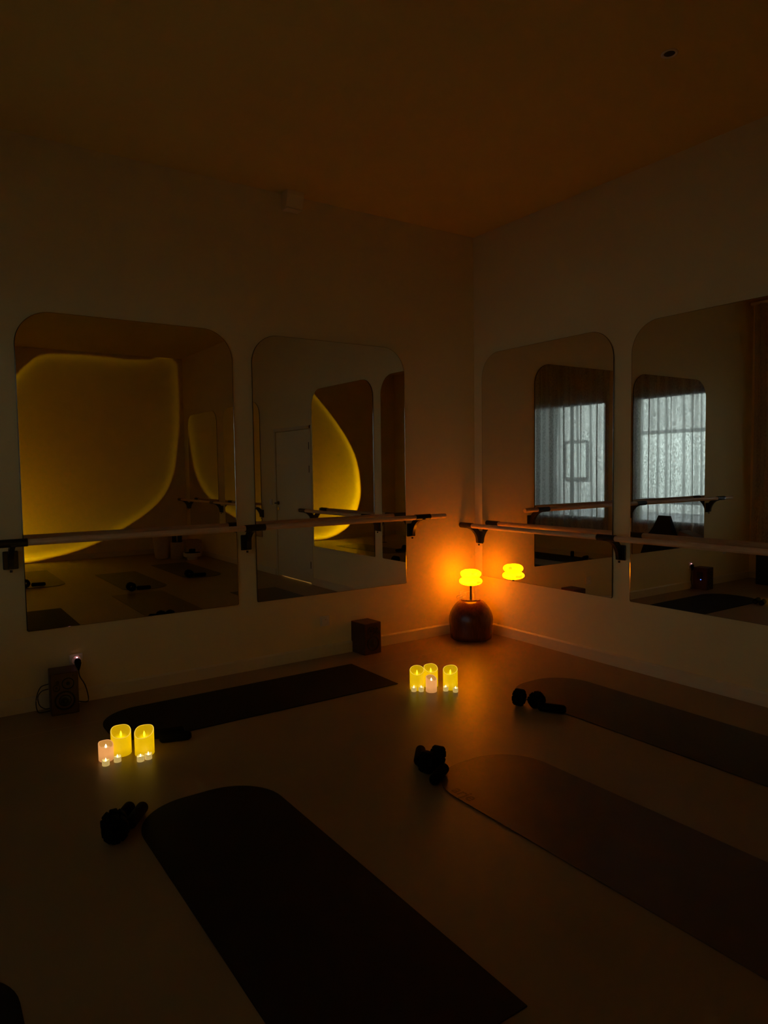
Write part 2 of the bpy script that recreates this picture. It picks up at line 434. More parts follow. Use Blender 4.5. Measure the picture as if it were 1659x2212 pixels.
def car(x, y, label):
    c = thing('parked_car', label, 'car', (x, y, -.15), group='cars parked outside')
    prof = [(-2.1, .3), (-2.1, .75), (-1.9, .9), (-1.2, .95), (-.7, 1.42), (.8, 1.45), (1.5, .98), (2.05, .85), (2.15, .55), (2.1, .3)]
    bm = B(); prism(bm, prof, 'x', -.85, .85); obj('car_body', bm, M['carpaint'], c)
    bm = B(); prism(bm, [(-1.1, .97), (-.66, 1.36), (.76, 1.39), (1.36, 1.0)], 'x', -.87, .87); obj('car_glass', bm, M['frame'], c)
    for s in (-1, 1):
        for yy in (-1.3, 1.35):
            obj('wheel', tube(B(), [(s*.7, yy, .32), (s*.9, yy, .32)], .32, 24), M['rubber'], c)
car(-10.2, -1.2, 'silver car parked outside, nearer the corner'); car(-10.2, 4.6, 'silver car parked outside, further along the street')

for k, (y, lab) in enumerate(((-17, 'added street lamp brightening the facade, furthest to the rear'), (-9.5, 'added street lamp brightening the facade, the middle one'), (-2, 'added street lamp brightening the facade, furthest to the front'))):
    t = thing('added_street_lamp', lab, 'street lamp', (-12.4, y, -.15), group='added street lamps lighting the facade')  # unseen lamps, added to brighten the facade behind the curtains
    obj('pole', lathe(B(), [(0, 0), (.09, 0), (.06, .3), (.045, 4.6), (0, 4.6)], 16), M['frame'], t, True, 50)
    obj('arm', tube(B(), smooth_curve([(0, 0, 4.5), (-.2, 0, 4.75), (-.9, 0, 4.8)], 5), .03, 10), M['frame'], t, True)
    obj('lamp_head', box(B(), (-1.3, -.14, 4.74), (-.8, .14, 4.84), .02), M['frame'], t)
    obj('diffuser', box(B(), (-1.26, -.1, 4.72), (-.84, .1, 4.74), .004), M['shoplight'], t)
    ld = bpy.data.lights.new('facade_fill_light', 'AREA'); ld.shape = 'RECTANGLE'; ld.size = .4; ld.size_y = .2; ld.energy = FACADE_FILL_W; ld.color = (.86, .97, 1)
    lo = bpy.data.objects.new('facade_fill_light', ld); COL.objects.link(lo); lo.parent = t; lo.location = (-1.05, 0, 4.70)
    lo.rotation_euler = (0, math.radians(38), 0)

# ------------------------------------------------------------------ curtains
def curtain(name, y0, y1, z0, label, seed):
    rnd = random.Random(seed)
    n = 420; ph = [rnd.uniform(0, 6.28) for _ in range(4)]
    c = thing(name, label, 'curtain', (XL+.100, (y0+y1)/2, z0), group='sheer curtains over the windows')
    hw = (y0-y1)/2; H = 3.50 - z0
    bm = B(); rows = []
    zs = [0, .25, .6, 1.1, 1.7, 2.3, 2.8, H]
    for z in zs:
        row = []
        for k in range(n+1):
            s = k/n; y = -hw + 2*hw*s
            L = y
            q = L*21 + ph[0] + 1.1*math.sin(L*3.1+ph[1]) + .25*math.sin(z*1.1+L*2)
            fold = max(0, math.cos(q))**6
            x = -.038 + .090*fold + .010*math.sin(L*47+ph[2]+z*.5) + .006*math.sin(L*6+ph[3])
            x *= .8 + .2*z/H
            zz = z + (0.02*math.sin(L*9+ph[1]) if z == 0 else 0)
            row.append(bm.verts.new((x, y+.012*math.sin(z*1.3+L*3), zz)))
        rows.append(row)
    for A, Bq in zip(rows, rows[1:]):
        for k in range(n): bm.faces.new((A[k], A[k+1], Bq[k+1], Bq[k]))
    obj('cloth', bm, M['curtain'], c, True)
    obj('curtain_track', box(B(), (-.02, -hw-.03, H), (.02, hw+.03, H+.03), .004), M['plastic_w'], c)
curtain('curtain', -.05, -1.98, .40, 'sheer curtain hanging at the window by the black bag', 3)
curtain('curtain', -2.20, -4.15, .42, 'sheer curtain hanging at the second window, its side edge showing', 9)

# ------------------------------------------------------------------ mirrors
MZ0, MZ1 = .507, 2.499
def mirror(wall, a, b, label, r=.215):
    """wall 'left' = plane y 0, 'right' = plane x 0; a > b along the wall"""
    w = a-b; H = MZ1-MZ0
    loc = ((a+b)/2, -.004, MZ0) if wall == 'left' else (-.004, (a+b)/2, MZ0)
    pts = [(-w/2+.008, 0), (w/2-.008, 0), (w/2, .008)]
    for k in range(17):
        t = k/16*PI/2; pts.append((w/2-r+r*math.cos(t), H-r+r*math.sin(t)))
    for k in range(17):
        t = PI/2+k/16*PI/2; pts.append((-w/2+r+r*math.cos(t), H-r+r*math.sin(t)))
    pts.append((-w/2, .008))
    bm = B()
    ax = 'y' if wall == 'left' else 'x'
    ins = [(p[0]*(1-.004/w*2), .002+p[1]*(1-.004/H)) for p in pts]
    def P(p, d): return (p[0], -d, p[1]) if ax == 'y' else (-d, p[0], p[1])
    A = [bm.verts.new(P(p, 0)) for p in pts]; Bv = [bm.verts.new(P(p, .0045)) for p in pts]; Cv = [bm.verts.new(P(p, .006)) for p in ins]
    n = len(pts)
    bm.faces.new(A).material_index = 1
    for k in range(n):
        bm.faces.new((A[k], A[(k+1) % n], Bv[(k+1) % n], Bv[k])).material_index = 1
        bm.faces.new((Bv[k], Bv[(k+1) % n], Cv[(k+1) % n], Cv[k])).material_index = 2
    bm.faces.new(Cv).material_index = 0
    o = obj('wall_mirror', bm, [M['silver'], M['glass_edge'], M['bevel']]); o.location = loc
    tag(o, label, 'mirror', 'round-topped wall mirrors'); return o
mirror('left', -2.327, -3.733, 'large rounded mirror on the left wall, further from the corner lamp')
mirror('left', -.793, -2.179, 'large rounded mirror on the left wall, nearest the corner lamp')
mirror('right', -.111, -1.530, 'rounded mirror on the right wall showing the glowing lamp reflected')
mirror('right', -1.681, -3.095, 'rounded mirror on the right wall between the lamp mirror and the door')
mirror('right', -4.68, -6.09, 'rounded mirror on the right wall just past the door')
mirror('right', -6.38, -7.80, 'rounded mirror on the right wall nearest the sunset circle')

# ------------------------------------------------------------------ barres
def barre(wall, z, rails, brackets, label, d=.17):
    t = thing('ballet_barre', label, 'ballet barre', (0, 0, z))
    def P(s, dd, zz): return (s, -dd, zz) if wall == 'left' else (-dd, s, zz)
    for a, b in rails:
        obj('rail', rounded_bar(B(), P(a, d, 0), P(b, d, 0), .0205, .2, 28), M['oak'] if wall == 'left' else M['oak_y'], t, True, 40)
    for s in brackets:
        # arm with concave front curve between wall plate and sleeve
        bm = B(); poly = []
        for k in range(13):
            a = k/12*PI/2
            poly.append((.045+.150*(1-math.cos(a)), -.168+.150*math.sin(a)))      # front curve, from bottom to under the sleeve
        poly += [(.195, -.010), (.118, -.010)]
        for k in range(9):
            a = PI/2*(1-k/8)
            poly.append((.020+.075*(1-math.cos(a)), -.090+.070*math.sin(a)))
        poly += [(.012, -.10), (.012, -.168)]
        def Q(p, w): return (w, -p[0], p[1]) if wall == 'left' else (-p[0], w, p[1])
        A = [bm.verts.new(Q(p, -.014)) for p in poly]; Bq = [bm.verts.new(Q(p, .014)) for p in poly]
        bm.faces.new(A); bm.faces.new(list(reversed(Bq)))
        for k in range(len(poly)): bm.faces.new((A[k], A[(k+1) % len(poly)], Bq[(k+1) % len(poly)], Bq[k]))
        bmesh.ops.triangulate(bm, faces=[f for f in bm.faces if len(f.verts) > 4])
        br = obj('bracket', bm, M['black'], t); br.location = P(s, 0, 0)
        obj('sleeve', tube(B(), [P(-.077, d, 0), P(.077, d, 0)], .0245, 28), M['black'], br, True, 40)
        q0, q1 = P(-.043, 0, -.175), P(.043, .013, -.062)
        obj('wall_plate', box(B(), q0, q1, .006, 2), M['black'], br)
        obj('knob', tube(B(), [P(0, .024, -.178), P(0, .024, -.192)], .008, 12), M['black'], br)
    return t
barre('left', 1.083, [(-.49, -2.25), (-2.258, -4.06)], [-.737, -2.255, -3.805], 'pale wooden barre on black brackets along the left wall mirrors')
barre('right', .976, [(-.02, -1.598), (-1.604, -3.20)], [-.080, -1.600, -3.08], 'pale wooden barre on black brackets along the right wall, above the lamp')
barre('right', .976, [(-4.52, -6.24), (-6.246, -7.96)], [-4.66, -6.24, -7.86], 'pale wooden barre on black brackets past the door')

# ------------------------------------------------------------------ pedestal + table lamp in the corner
PX, PY = -.268, -.242
t = thing('pedestal_stool', 'dark brown rounded wooden pedestal in the corner under the lamp', 'stool', (PX, PY, 0))
prof = [(0, .0), (.172, 0), (.180, .006), (.183, .04), (.186, .09), (.191, .13), (.193, .165), (.190, .195), (.180, .228), (.163, .262), (.140, .294), (.118, .318), (.100, .331), (.092, .334), (.088, .331), (0, .331)]
obj('body', lathe(B(), prof, 96), M['pot'], t, True, 50)
obj('top_plate', lathe(B(), [(0, .331), (.082, .331), (.083, .334), (.082, .3375), (0, .3375)], 64), M['pot'], t, True, 40)
t = thing('table_lamp', 'glowing yellow table lamp with a two-tier rounded shade on the pedestal', 'lamp', (PX, PY, .3375))
obj('base', lathe(B(), [(0, 0), (.073, 0), (.075, .003), (.073, .007), (.012, .009), (0, .009)], 64), M['chrome'], t, True, 40)
obj('pole', lathe(B(), [(0, .009), (.0095, .009), (.0095, .132), (0, .132)], 24), M['darkmetal'], t, True, 40)
def blob(r, z0, z1):
    n = 24; out = [(0, z0+.004)]; rc = r*.34
    for k in range(n+1):
        a = -PI/2 + PI*k/n
        out.append((rc+(r-rc)*math.cos(a), (z0+z1)/2+(z1-z0)/2*math.sin(a)))
    out.append((0, z1-.003)); return out
sl = obj('lower_shade', lathe(B(), blob(.101, .130, .198), 64), M['shade'], t, True)
su = obj('upper_shade', lathe(B(), blob(.0915, .192, .266), 64), M['shade'], t, True)
cp = smooth_curve([(.06, .03, .006), (.075, .05, .035), (.055, .075, .055), (.02, .10, .045), (-.01, .14, .02), (.0, .19, .0), (.02, .205, -.02), (.1, .215, -.01)], 8)
obj('cord', tube(B(), cp, .0022, 8), M['clear_cable'], t, True)

def socket(x, z, label):
    t = thing('wall_socket', label, 'wall socket', (x, 0, z), group='white sockets on the left wall')
    obj('plate', box(B(), (-.041, -.010, -.041), (.041, 0, .041), .004, 3), M['plastic_w'], t)
    bm = B(); prof = [(.031, 0), (.031, .004), (.028, .005), (.0265, .001), (0, .001)]
    lathe(bm, prof, 40); bmesh.ops.transform(bm, matrix=Matrix.Translation((0, -.010, 0)) @ Matrix.Rotation(PI/2, 4, 'X'), verts=bm.verts)
    obj('recess', bm, M['plastic_w'], t, True, 40)
    obj('earth_pin', tube(B(), [(0, -.010, .012), (0, -.018, .012)], .003, 10), M['chrome'], t)
    return t
socket(-1.603, .288, 'white wall socket below the mirror nearest the corner lamp')
s1 = socket(-3.455, .282, 'white wall socket with a lit indicator above the left speaker')
socket(-.150, .335, 'white wall socket in the corner just behind the table lamp')
s2 = thing('wall_socket', 'small white wall plate left of the lit socket, low on the left wall', 'wall socket', (-4.20, 0, .40))
obj('plate', box(B(), (-.03, -.008, -.04), (.03, 0, .04), .003), M['plastic_w'], s2)
obj('recess', box(B(), (-.012, -.010, -.02), (.012, -.0075, .02), .001), M['plastic_w'], s2)

# ------------------------------------------------------------------ speakers
def speaker(x, y, rz, label, mirrorx=1, led=False, H=.255, Wd=.165, D=.19):
    t = thing('bookshelf_speaker', label, 'speaker', (x, y, 0), (0, 0, rz), 'wooden speakers on the floor by the left wall')
    # local: front faces -y, origin at centre of the front bottom edge
    bm = B(); box(bm, (-Wd/2, 0, 0), (Wd/2, D, H), .005, 3); obj('cabinet', bm, M['cherry'], t)
    def ring(cx, cz, r, nm, m, depth=.004, inner=None):
        bm = B(); lathe(bm, [(r, 0), (r, depth), (r*.9, depth+.001), (r*.82, -.001 if inner is None else inner), (r*.35, -.004+depth*.4), (r*.3, depth*.8), (0, depth)], 40)
        bmesh.ops.transform(bm, matrix=Matrix.Translation((cx, 0, cz)) @ Matrix.Rotation(PI/2, 4, 'X'), verts=bm.verts)
        return obj(nm, bm, m, t, True, 50)
    w = ring(0, .088, .060, 'woofer', M['cone'], .006)
    bm = B(); lathe(bm, [(.036, .0), (.036, .004), (.030, .0055), (.014, .003), (.012, .007), (0, .009)], 40)
    bmesh.ops.transform(bm, matrix=Matrix.Translation((0, 0, .088)) @ Matrix.Rotation(PI/2, 4, 'X'), verts=bm.verts)
    obj('woofer_cone', bm, M['cone2'], w, True)
    ring(.020*mirrorx, .192, .036, 'tweeter', M['cone'])
    ring(-.046*mirrorx, .172, .021, 'port', M['cone'])
    ring(-.040*mirrorx, .205, .010, 'small_dial', M['cone'])
    obj('badge', box(B(), (.05*mirrorx-.006, -.002, .238), (.05*mirrorx+.006, 0, .242)), M['cone'], t)
    if led:
        obj('side_panel', box(B(), (Wd/2, .05, .13), (Wd/2+.002, .12, .21), .0005), M['cone'], t)
        p = obj('indicator_light', box(B(), (Wd/2+.002, .068, .118), (Wd/2+.005, .080, .125), .001), M['led_blue'], t)
    return t
speaker(-1.259, -.180, math.radians(4), 'small reddish wooden speaker on the floor nearest the corner lamp', -1)
speaker(-3.562, -.198, math.radians(-5), 'small reddish wooden speaker on the floor under the lit socket, cables beside it', 1, True, H=.262, Wd=.158, D=.17)
# power cord and signal cables of the left speaker
t = thing('power_cord', 'black plug and thin dark cord hanging from the lit socket to the left speaker', 'power cord', (-3.455, -.012, .282))
bm = B(); tube(bm, smooth_curve([(0, -.004, 0), (.004, -.022, -.004), (.006, -.026, -.03), (.008, -.022, -.062)], 5), .018, 16, rfun=lambda s: .021*math.sin(min(1, s*2.2+.25)*PI/2) if s < .5 else .021*(1-(s-.5)*1.55))
obj('plug', bm, M['rubber'], t, True)
obj('cord', tube(B(), smooth_curve([(.008, -.022, -.055), (.012, -.022, -.10), (.040, -.03, -.16), (.052, -.05, -.22), (.05, -.06, -.262), (.02, -.02, -.272), (-.02, .0, -.262)], 8), .0035, 8), M['cable'], t, True)
obj('indicator_light', lathe(B(), [(0, .0), (.005, .002), (.0045, .006), (0, .008)], 16), M['led_red'], t, True).location = (0.002, -.012, .016)
t = thing('speaker_cable', 'thin dark cables looping behind the left speaker', 'cable', (-3.66, -.06, .0))
obj('cable', tube(B(), smooth_curve([(.03, .02, .165), (-.02, .0, .155), (-.05, -.03, .09), (-.045, -.04, .02), (-.01, -.03, .006), (.04, -.02, .005)], 8), .003, 8), M['cable'], t, True)
obj('cable', tube(B(), smooth_curve([(.03, .03, .13), (-.01, .02, .125), (-.035, .0, .10), (-.03, -.01, .05), (.0, -.01, .02), (.035, 0, .015)], 8), .003, 8), M['cable'], t, True)

# ------------------------------------------------------------------ candles
cam2 = Vector((CAMP.x, CAMP.y, 0))
def pillar(fx, fy, r, H, dip, pink, label, skew=0, group='ivory LED pillar candles'):
    """fx, fy = point where its front touches the floor as seen from the doorway side"""
    d = (Vector((fx, fy, 0))-cam2).normalized()
    c = Vector((fx, fy, 0)) + d*r
    t = thing('pillar_candle', label, 'candle', (c.x, c.y, 0), (0, 0, 0), group)
    th = math.atan2(-d.y, -d.x) + skew
    def lip(a): return dip*(.5+.5*math.cos(a-th))**1.3 - .0015*math.sin(3*a+fx*9)
    body = obj('wax_body', lathe(B(), [(0, 0), (r-.003, 0), (r, .004), (r, H*.3), (r, H*.6), (r, H-.003)], 56,
                          zfun=lambda a, q, z, i: z-lip(a)*(i == 5)-lip(a)*.3*(i == 4)), M['wax_pink'] if pink else M['wax'], t, True, 60)
    obj('wax_rim', lathe(B(), [(r, H-.003), (r-.0012, H-.0006), (r-.003, H), (r-.0048, H-.002)], 56,
                         zfun=lambda a, q, z, i: z-lip(a)), M['rim_pink'] if pink else M['rim'], t, True)
    dp = .036 if pink else .052
    obj('wax_well', lathe(B(), [(r-.0048, H-.002), (r*.80, H-dp*.55), (r*.62, H-dp*.85), (r*.35, H-dp), (0, H-dp)], 56,
                          zfun=lambda a, q, z, i: z-lip(a)*(1, .75, .35, .1, 0)[i]), M['well_pink'] if pink else M['well'], t, True)
    fh = .034 if not pink else .025
    fb = B(); lathe(fb, [(0, 0), (.0022, .001), (.0045, fh*.22), (.0058, fh*.40), (.0045, fh*.62), (.0022, fh*.85), (0, fh)], 16)
    f = obj('flame', fb, M['flame_w'] if pink else M['flame'], t, True); f.location = (0, 0, H-dp)
    return t
def tealight(fx, fy, label, group, r=.0175, H=.029, rot=0):
    d = (Vector((fx, fy, 0))-cam2).normalized(); c = Vector((fx, fy, 0))+d*r
    t = thing('tealight', label, 'candle', (c.x, c.y, 0), (0, 0, rot), group)
    def zf(a, rr_, z, i):
        return z+.0025*math.cos(a*2+1) if i in (3, 4) else z
    obj('cup', lathe(B(), [(0, 0), (r-.001, 0), (r, .002), (r, H), (r-.0015, H), (r-.002, H-.006)], 32, zfun=zf), M['wax_tea'], t, True, 50)
    obj('wax', lathe(B(), [(r-.002, H-.006), (r*.5, H-.009), (0, H-.009)], 32), M['tea_top'], t, True)
    f = obj('flame', lathe(B(), [(0, 0), (.003, .001), (.0042, .006), (.003, .012), (.0012, .017), (0, .020)], 12), M['flame_w'], t, True)
    f.location = (0, 0, H-.008)
    return t
G1 = 'large ivory candles in the cluster nearest the corner lamp'
pillar(-1.543, -1.142, .0495, .150, .038, 0, 'large ivory candle, leftmost of the cluster nearest the corner lamp', group=G1)
pillar(-1.432, -1.150, .0490, .146, .034, 0, 'large ivory candle behind the small pink one, in the cluster nearest the corner lamp', .25, group=G1)
pillar(-1.358, -1.268, .0495, .150, .038, 0, 'large ivory candle, rightmost of the cluster nearest the corner lamp', -.15, group=G1)
pillar(-1.493, -1.233, .0375, .106, .024, 1, 'small pink candle in front of the cluster nearest the corner lamp', .7, group='small pink pillar candles')
G2 = 'tealights in front of the candles nearest the corner lamp'
tealight(-1.572, -1.144, 'tealight, leftmost in the cluster nearest the corner lamp', G2)
tealight(-1.533, -1.174, 'tealight just left of the small pink candle nearest the corner lamp', G2, rot=1)
tealight(-1.395, -1.264, 'tealight in front of the left edge of the rightmost candle by the corner lamp', G2, rot=2)
tealight(-1.359, -1.322, 'tealight, rightmost in the cluster nearest the corner lamp', G2, rot=.5)
G3 = 'large ivory candles beside the mat at the left wall'
pillar(-3.446, -1.085, .0515, .144, .042, 0, 'large ivory candle behind the small pink one, beside the left wall mat', .1, group=G3)
pillar(-3.346, -1.158, .0500, .144, .042, 0, 'large ivory candle standing right beside the dark hand weight on the left wall mat', -.35, group=G3)
pillar(-3.527, -1.105, .0375, .096, .022, 1, 'small pink candle, leftmost of the cluster beside the left wall mat', .5, group='small pink pillar candles')
G4 = 'tealights in front of the candles beside the left wall mat'
tealight(-3.541, -1.157, 'tealight in front of the small pink candle by the left wall mat, leftmost', G4, .0185, .028)
tealight(-3.481, -1.145, 'tealight between the pink candle and the tall candle by the left wall mat', G4, .0185, .028, 1)
tealight(-3.382, -1.210, 'tealight, left one of the touching pair by the left wall mat', G4, .0185, .028, 2)
tealight(-3.341, -1.205, 'tealight, right one of the touching pair by the left wall mat', G4, .0185, .028, .6)

# ------------------------------------------------------------------ exercise mats (one end with big rounded corners)
def exmat(cx, cy, rz, label, m, L=1.83, Wd=.61, r=.25, T=.005, extra=0):
    """local: length along +y (rounded end at +y), centred"""
    t = None
    pts = [(-Wd/2, -L/2), (Wd/2, -L/2)]
    def corner(cx_, cy_, a0):
        for k in range(13):
            a = a0+k/12*PI/2; pts.append((cx_+r*math.cos(a), cy_+(r+extra)*math.sin(a)))
    corner(Wd/2-r, L/2-r-extra, 0); corner(-Wd/2+r, L/2-r-extra, PI/2)
    bm = B(); prism(bm, pts, 'z', 0, T)
    o = obj('exercise_mat', bm, m); o.location = (cx, cy, .0005); o.rotation_euler = (0, 0, rz)
    return tag(o, label, 'exercise mat', 'dark exercise mats on the floor')
m1 = exmat(-2.49, -.632, PI/2+.0, 'black exercise mat lying along the left wall between the two speakers', M['mat_black'], L=1.865, Wd=.615, r=.26)
m2 = exmat(-3.272, -2.63, 0, 'black exercise mat in the foreground, its rounded end near the left candles', M['mat_black'], L=1.79, Wd=.62, r=.25)
m3 = exmat(-2.02, -3.075, 0, 'brown exercise mat with printed lettering, below the lamp candles', M['mat_plum'], L=1.77, Wd=.605, r=.26)
m4 = exmat(-.785, -2.365, 0, 'dark exercise mat nearest the right wall', M['mat_dark'], L=1.83, Wd=.605, r=.26)
m5 = exmat(-4.425, -3.37, 0, 'black exercise mat at the left edge of the frame, nearest the windows', M['mat_black'], L=1.8, Wd=.61, r=.22)
exmat(-.86, -5.57, 0, 'dark exercise mat in the rear row nearest the tall planter', M['mat_dark'], L=1.75, Wd=.57)
exmat(-1.81, -5.05, 0, 'dark exercise mat in the middle of the rear row', M['mat_dark'], L=1.75, Wd=.57)
exmat(-2.87, -6.06, 0, 'dark exercise mat in the rear row nearest the sunset lamp', M['mat_dark'], L=1.75, Wd=.57)
# printed word on the brown mat
cu = bpy.data.curves.new('mat_lettering', 'FONT'); cu.body = 'arje'; cu.size = .088; cu.extrude = .0002; cu.offset = .0015
tmp = bpy.data.objects.new('tmp_text', cu); COL.objects.link(tmp)
bpy.context.view_layer.update()
me = bpy.data.meshes.new_from_object(tmp.evaluated_get(bpy.context.evaluated_depsgraph_get()))
bpy.data.objects.remove(tmp)
me.name = 'lettering'; me.materials.clear(); me.materials.append(M['logo'])
lt = bpy.data.objects.new('lettering', me); COL.objects.link(lt); lt.parent = m3
lt.location = (-2.300+2.02, -2.400+3.075, .0052); lt.rotation_euler = (0, 0, -PI/2)

# ------------------------------------------------------------------ weights
def bangle_proto():
    t = thing('wrist_weight', 'x', 'wrist weight')
    n = 8; R_ = .036; w = .050; bm = B()
    for k in range(n):
        a = 2*PI*k/n
        mt = Matrix.Rotation(a, 4, 'Z') @ Matrix.Translation((R_, 0, 0))
        box(bm, (-.0165, -.0165, -w/2), (.0165, .0165, w/2), .006, 3, mtx=mt)
    obj('weights', bm, M['rubber'], t, True, 60)
    bm = B(); lathe(bm, [(R_-.018, -.010), (R_+.004, -.010), (R_+.004, .010), (R_-.018, .010), (R_-.018, -.010)], 40)
    obj('elastic_band', bm, M['bagcloth'], t, True, 40)
    return t
def dumb_proto():
    t = thing('hand_weight', 'x', 'hand weight')
    obj('bar', rounded_bar(B(), (-.085, 0, 0), (.085, 0, 0), .026, .75, 24), M['rubber'], t, True)
    obj('end_cap', lathe(B(), [(0, 0), (.016, 0), (.015, .002), (0, .0025)], 20), M['cone'], t, True, 40).matrix_local = Matrix.Translation((.0845, 0, 0)) @ Matrix.Rotation(PI/2, 4, 'Y')
    return t
proto_b, proto_d = bangle_proto(), dumb_proto(); used = {}
def put(kind, loc, rot, label, group):
    p = proto_b if kind == 'b' else proto_d
    if kind not in used: o = p; used[kind] = 1
    else: o = copy_tree(p)
    o.location = loc; o.rotation_euler = rot; o['label'] = label; o['group'] = group
    return o
GB = 'black wrist weights beside the mats'; GD = 'black hand weights beside the mats'
H2 = PI/2
# foreground mat, left
put('b', (-3.682, -1.945, .0530), (H2, 0, -.15), 'black wrist weight standing on edge left of the foreground mat, front one', GB)
put('b', (-3.672, -1.890, .0530), (H2, 0, -.05), 'black wrist weight behind the front one, left of the foreground mat', GB)
put('d', (-3.612, -1.785, .0262), (0, 0, .95), 'black hand weight pointing away, right next to the wrist weights of the foreground mat', GD)
put('d', (-3.565, -1.820, .0262), (0, 0, .95), 'black hand weight, the one furthest right by the foreground mat tip', GD)
# lettered mat
put('b', (-2.262, -2.178, .0530), (H2, 0, .25), 'black wrist weight standing at the rounded end of the lettered mat, left one', GB)
put('b', (-2.180, -2.155, .0530), (H2, 0, .45), 'black wrist weight standing on the edge of the lettered mat, right one', GB)
put('d', (-2.205, -2.040, .0262), (0, 0, .85), 'black hand weight lying behind the wrist weights of the lettered mat', GD)
put('d', (-2.270, -2.280, .0320), (0, 0, .55), 'black hand weight in front of the wrist weights of the lettered mat', GD)
# right wall mat
put('b', (-1.200, -1.750, .0530), (H2, 0, .25), 'black wrist weight standing apart at the left of the right wall mat', GB)
put('b', (-1.150, -1.850, .0520), (H2+.35, 0, -.35), 'black wrist weight tilted beside the hand weight of the right wall mat', GB)
put('d', (-1.130, -1.955, .0262), (0, 0, -1.0), 'black hand weight lying along the corner of the right wall mat', GD)
# left wall mat
put('d', (-3.145, -1.035, .0262), (0, 0, -.30), 'black hand weight lying at the left wall mat behind the candles', GD)
put('d', (-3.160, -.965, .0315), (0, 0, -.25), 'black hand weight mostly hidden behind the right ivory candle', GD)
# mat by the window
put('b', (-4.60, -2.80, .0590), (H2, 0, .6), 'black wrist weight on the mat at the window side, seen in the lamp mirror', GB)
put('d', (-4.62, -2.55, .0315), (0, 0, .3), 'black hand weight on the mat at the window side', GD)
# rear row, seen in the mirrors
for (x, y, nm) in ((-1.01, -4.74, 'rear mat nearest the tall planter'), (-1.96, -4.12, 'middle rear mat'), (-3.0, -5.28, 'rear mat nearest the sunset lamp')):
    put('b', (x-.08, y, .0600), (H2, 0, .15), 'black wrist weight, left one at the ' + nm, GB)
    put('b', (x-.08, y-.06, .0600), (H2, 0, .05), 'black wrist weight, right one at the ' + nm, GB)
    put('d', (x+.07, y-.02, .0340), (0, 0, .2), 'black hand weight at the ' + nm, GD)

# ------------------------------------------------------------------ corner props seen in the mirrors (rear right corner)
t = thing('tall_planter', 'tall tapered pale planter in the rear corner', 'planter', (-.72, -7.22, 0))
obj('pot', lathe(B(), [(0, 0), (.10, 0), (.125, .03), (.160, .42), (.150, .42), (.12, .36), (0, .36)], 40), M['ceramic'], t, True, 50)
t = thing('round_basket', 'pale round basket holding dark rolled items beside the tall planter', 'basket', (-.53, -7.00, 0))
obj('body', lathe(B(), [(0, 0), (.10, 0), (.11, .01), (.11, .29), (.102, .29), (.10, .02), (0, .02)], 40), M['basket'], t, True, 50)
for k in range(2):
    a = k*2.9+.5
    o = obj('rolled_mat', rounded_bar(B(), (0, 0, 0), (0, 0, .44), .038, .1), M['cone'], None, True, 50)
    o.location = (-.53+.045*math.cos(a), -7.00+.045*math.sin(a), .022)
    tag(o, ['dark rolled mat standing in the round basket, left one', 'dark rolled mat standing in the round basket, right one'][k], 'rolled mat', 'rolled mats in the basket')
t = thing('storage_crate', 'pale square crate behind the bowl of weights', 'crate', (-.25, -7.10, 0))
bm = B(); box(bm, (-.14, -.14, 0), (.14, .14, .012))
for a in (((-.14, -.14), (.14, -.128)), ((-.14, .128), (.14, .14)), ((-.14, -.128), (-.128, .128)), ((.128, -.128), (.14, .128))):
    box(bm, (*a[0], .012), (*a[1], .30))
obj('body', bm, M['basket'], t)
t = thing('weight_bowl', 'pale footed bowl heaped with black weights', 'bowl', (-.36, -6.74, 0))
obj('bowl', lathe(B(), [(0, 0), (.085, 0), (.085, .05), (.145, .06), (.150, .12), (.142, .12), (.13, .075), (0, .07)], 40), M['ceramic'], t, True, 50)
for k, (x, y, z, a) in enumerate(((-.075, 0, .101, .3), (.07, .045, .101, 1.2), (.02, -.075, .101, 2.2), (0, .0, .152, .8))):
    put('b', (-.36+x, -6.74+y, z), (0, 0, a), 'black wrist weight heaped in the pale footed bowl, ' + ('lower left', 'lower right', 'lower front', 'topmost')[k], 'black wrist weights heaped in the bowl')
# ------------------------------------------------------------------ by the windows, seen in the far right mirror
t = thing('floor_subwoofer', 'black loudspeaker box in the corner by the window', 'speaker', (-4.48, -.47, 0))
obj('cabinet', box(B(), (-.13, -.15, 0), (.13, .15, .37), .012, 3), M['black'], t)
bm = B(); lathe(bm, [(.095, 0), (.095, .006), (.08, .008), (.03, .002), (.025, .006), (0, .008)], 40)
bmesh.ops.transform(bm, matrix=Matrix.Translation((.13, 0, .2)) @ Matrix.Rotation(PI/2, 4, 'Y'), verts=bm.verts)
obj('driver', bm, M['cone2'], t, True, 50)
t = thing('tote_bag', 'tall black bag standing under the window curtain', 'bag', (-4.46, -1.10, 0), (0, 0, .05))
bm = B(); vs = []
for z, w_, d_, oy in ((0, .27, .10, 0), (.25, .25, .09, .0), (.50, .20, .06, .03), (.62, .14, .04, .05), (.78, .085, .02, .06)):
    ring = [bm.verts.new((x, y+oy, z)) for x, y in ((-d_, -w_), (-d_*.4, -w_*1.03), (d_, -w_), (d_*1.1, 0), (d_, w_), (-d_, w_), (-d_*1.1, 0))]
    if vs:
        for k in range(7): bm.faces.new((vs[-1][k], vs[-1][(k+1) % 7], ring[(k+1) % 7], ring[k]))
    vs.append(ring)
bm.faces.new(vs[0]); bm.faces.new(vs[-1])
obj('body', bm, M['bagcloth'], t, True, 60)
t = thing('cardboard_box', 'brown cardboard box leaning tilted beside the tall black bag', 'box', (-4.48, -.655, 0))
bm = B(); box(bm, (-.12, -.13, 0), (.12, .13, .30), .002)
obj('carton', bm, M['cardboard'], t)
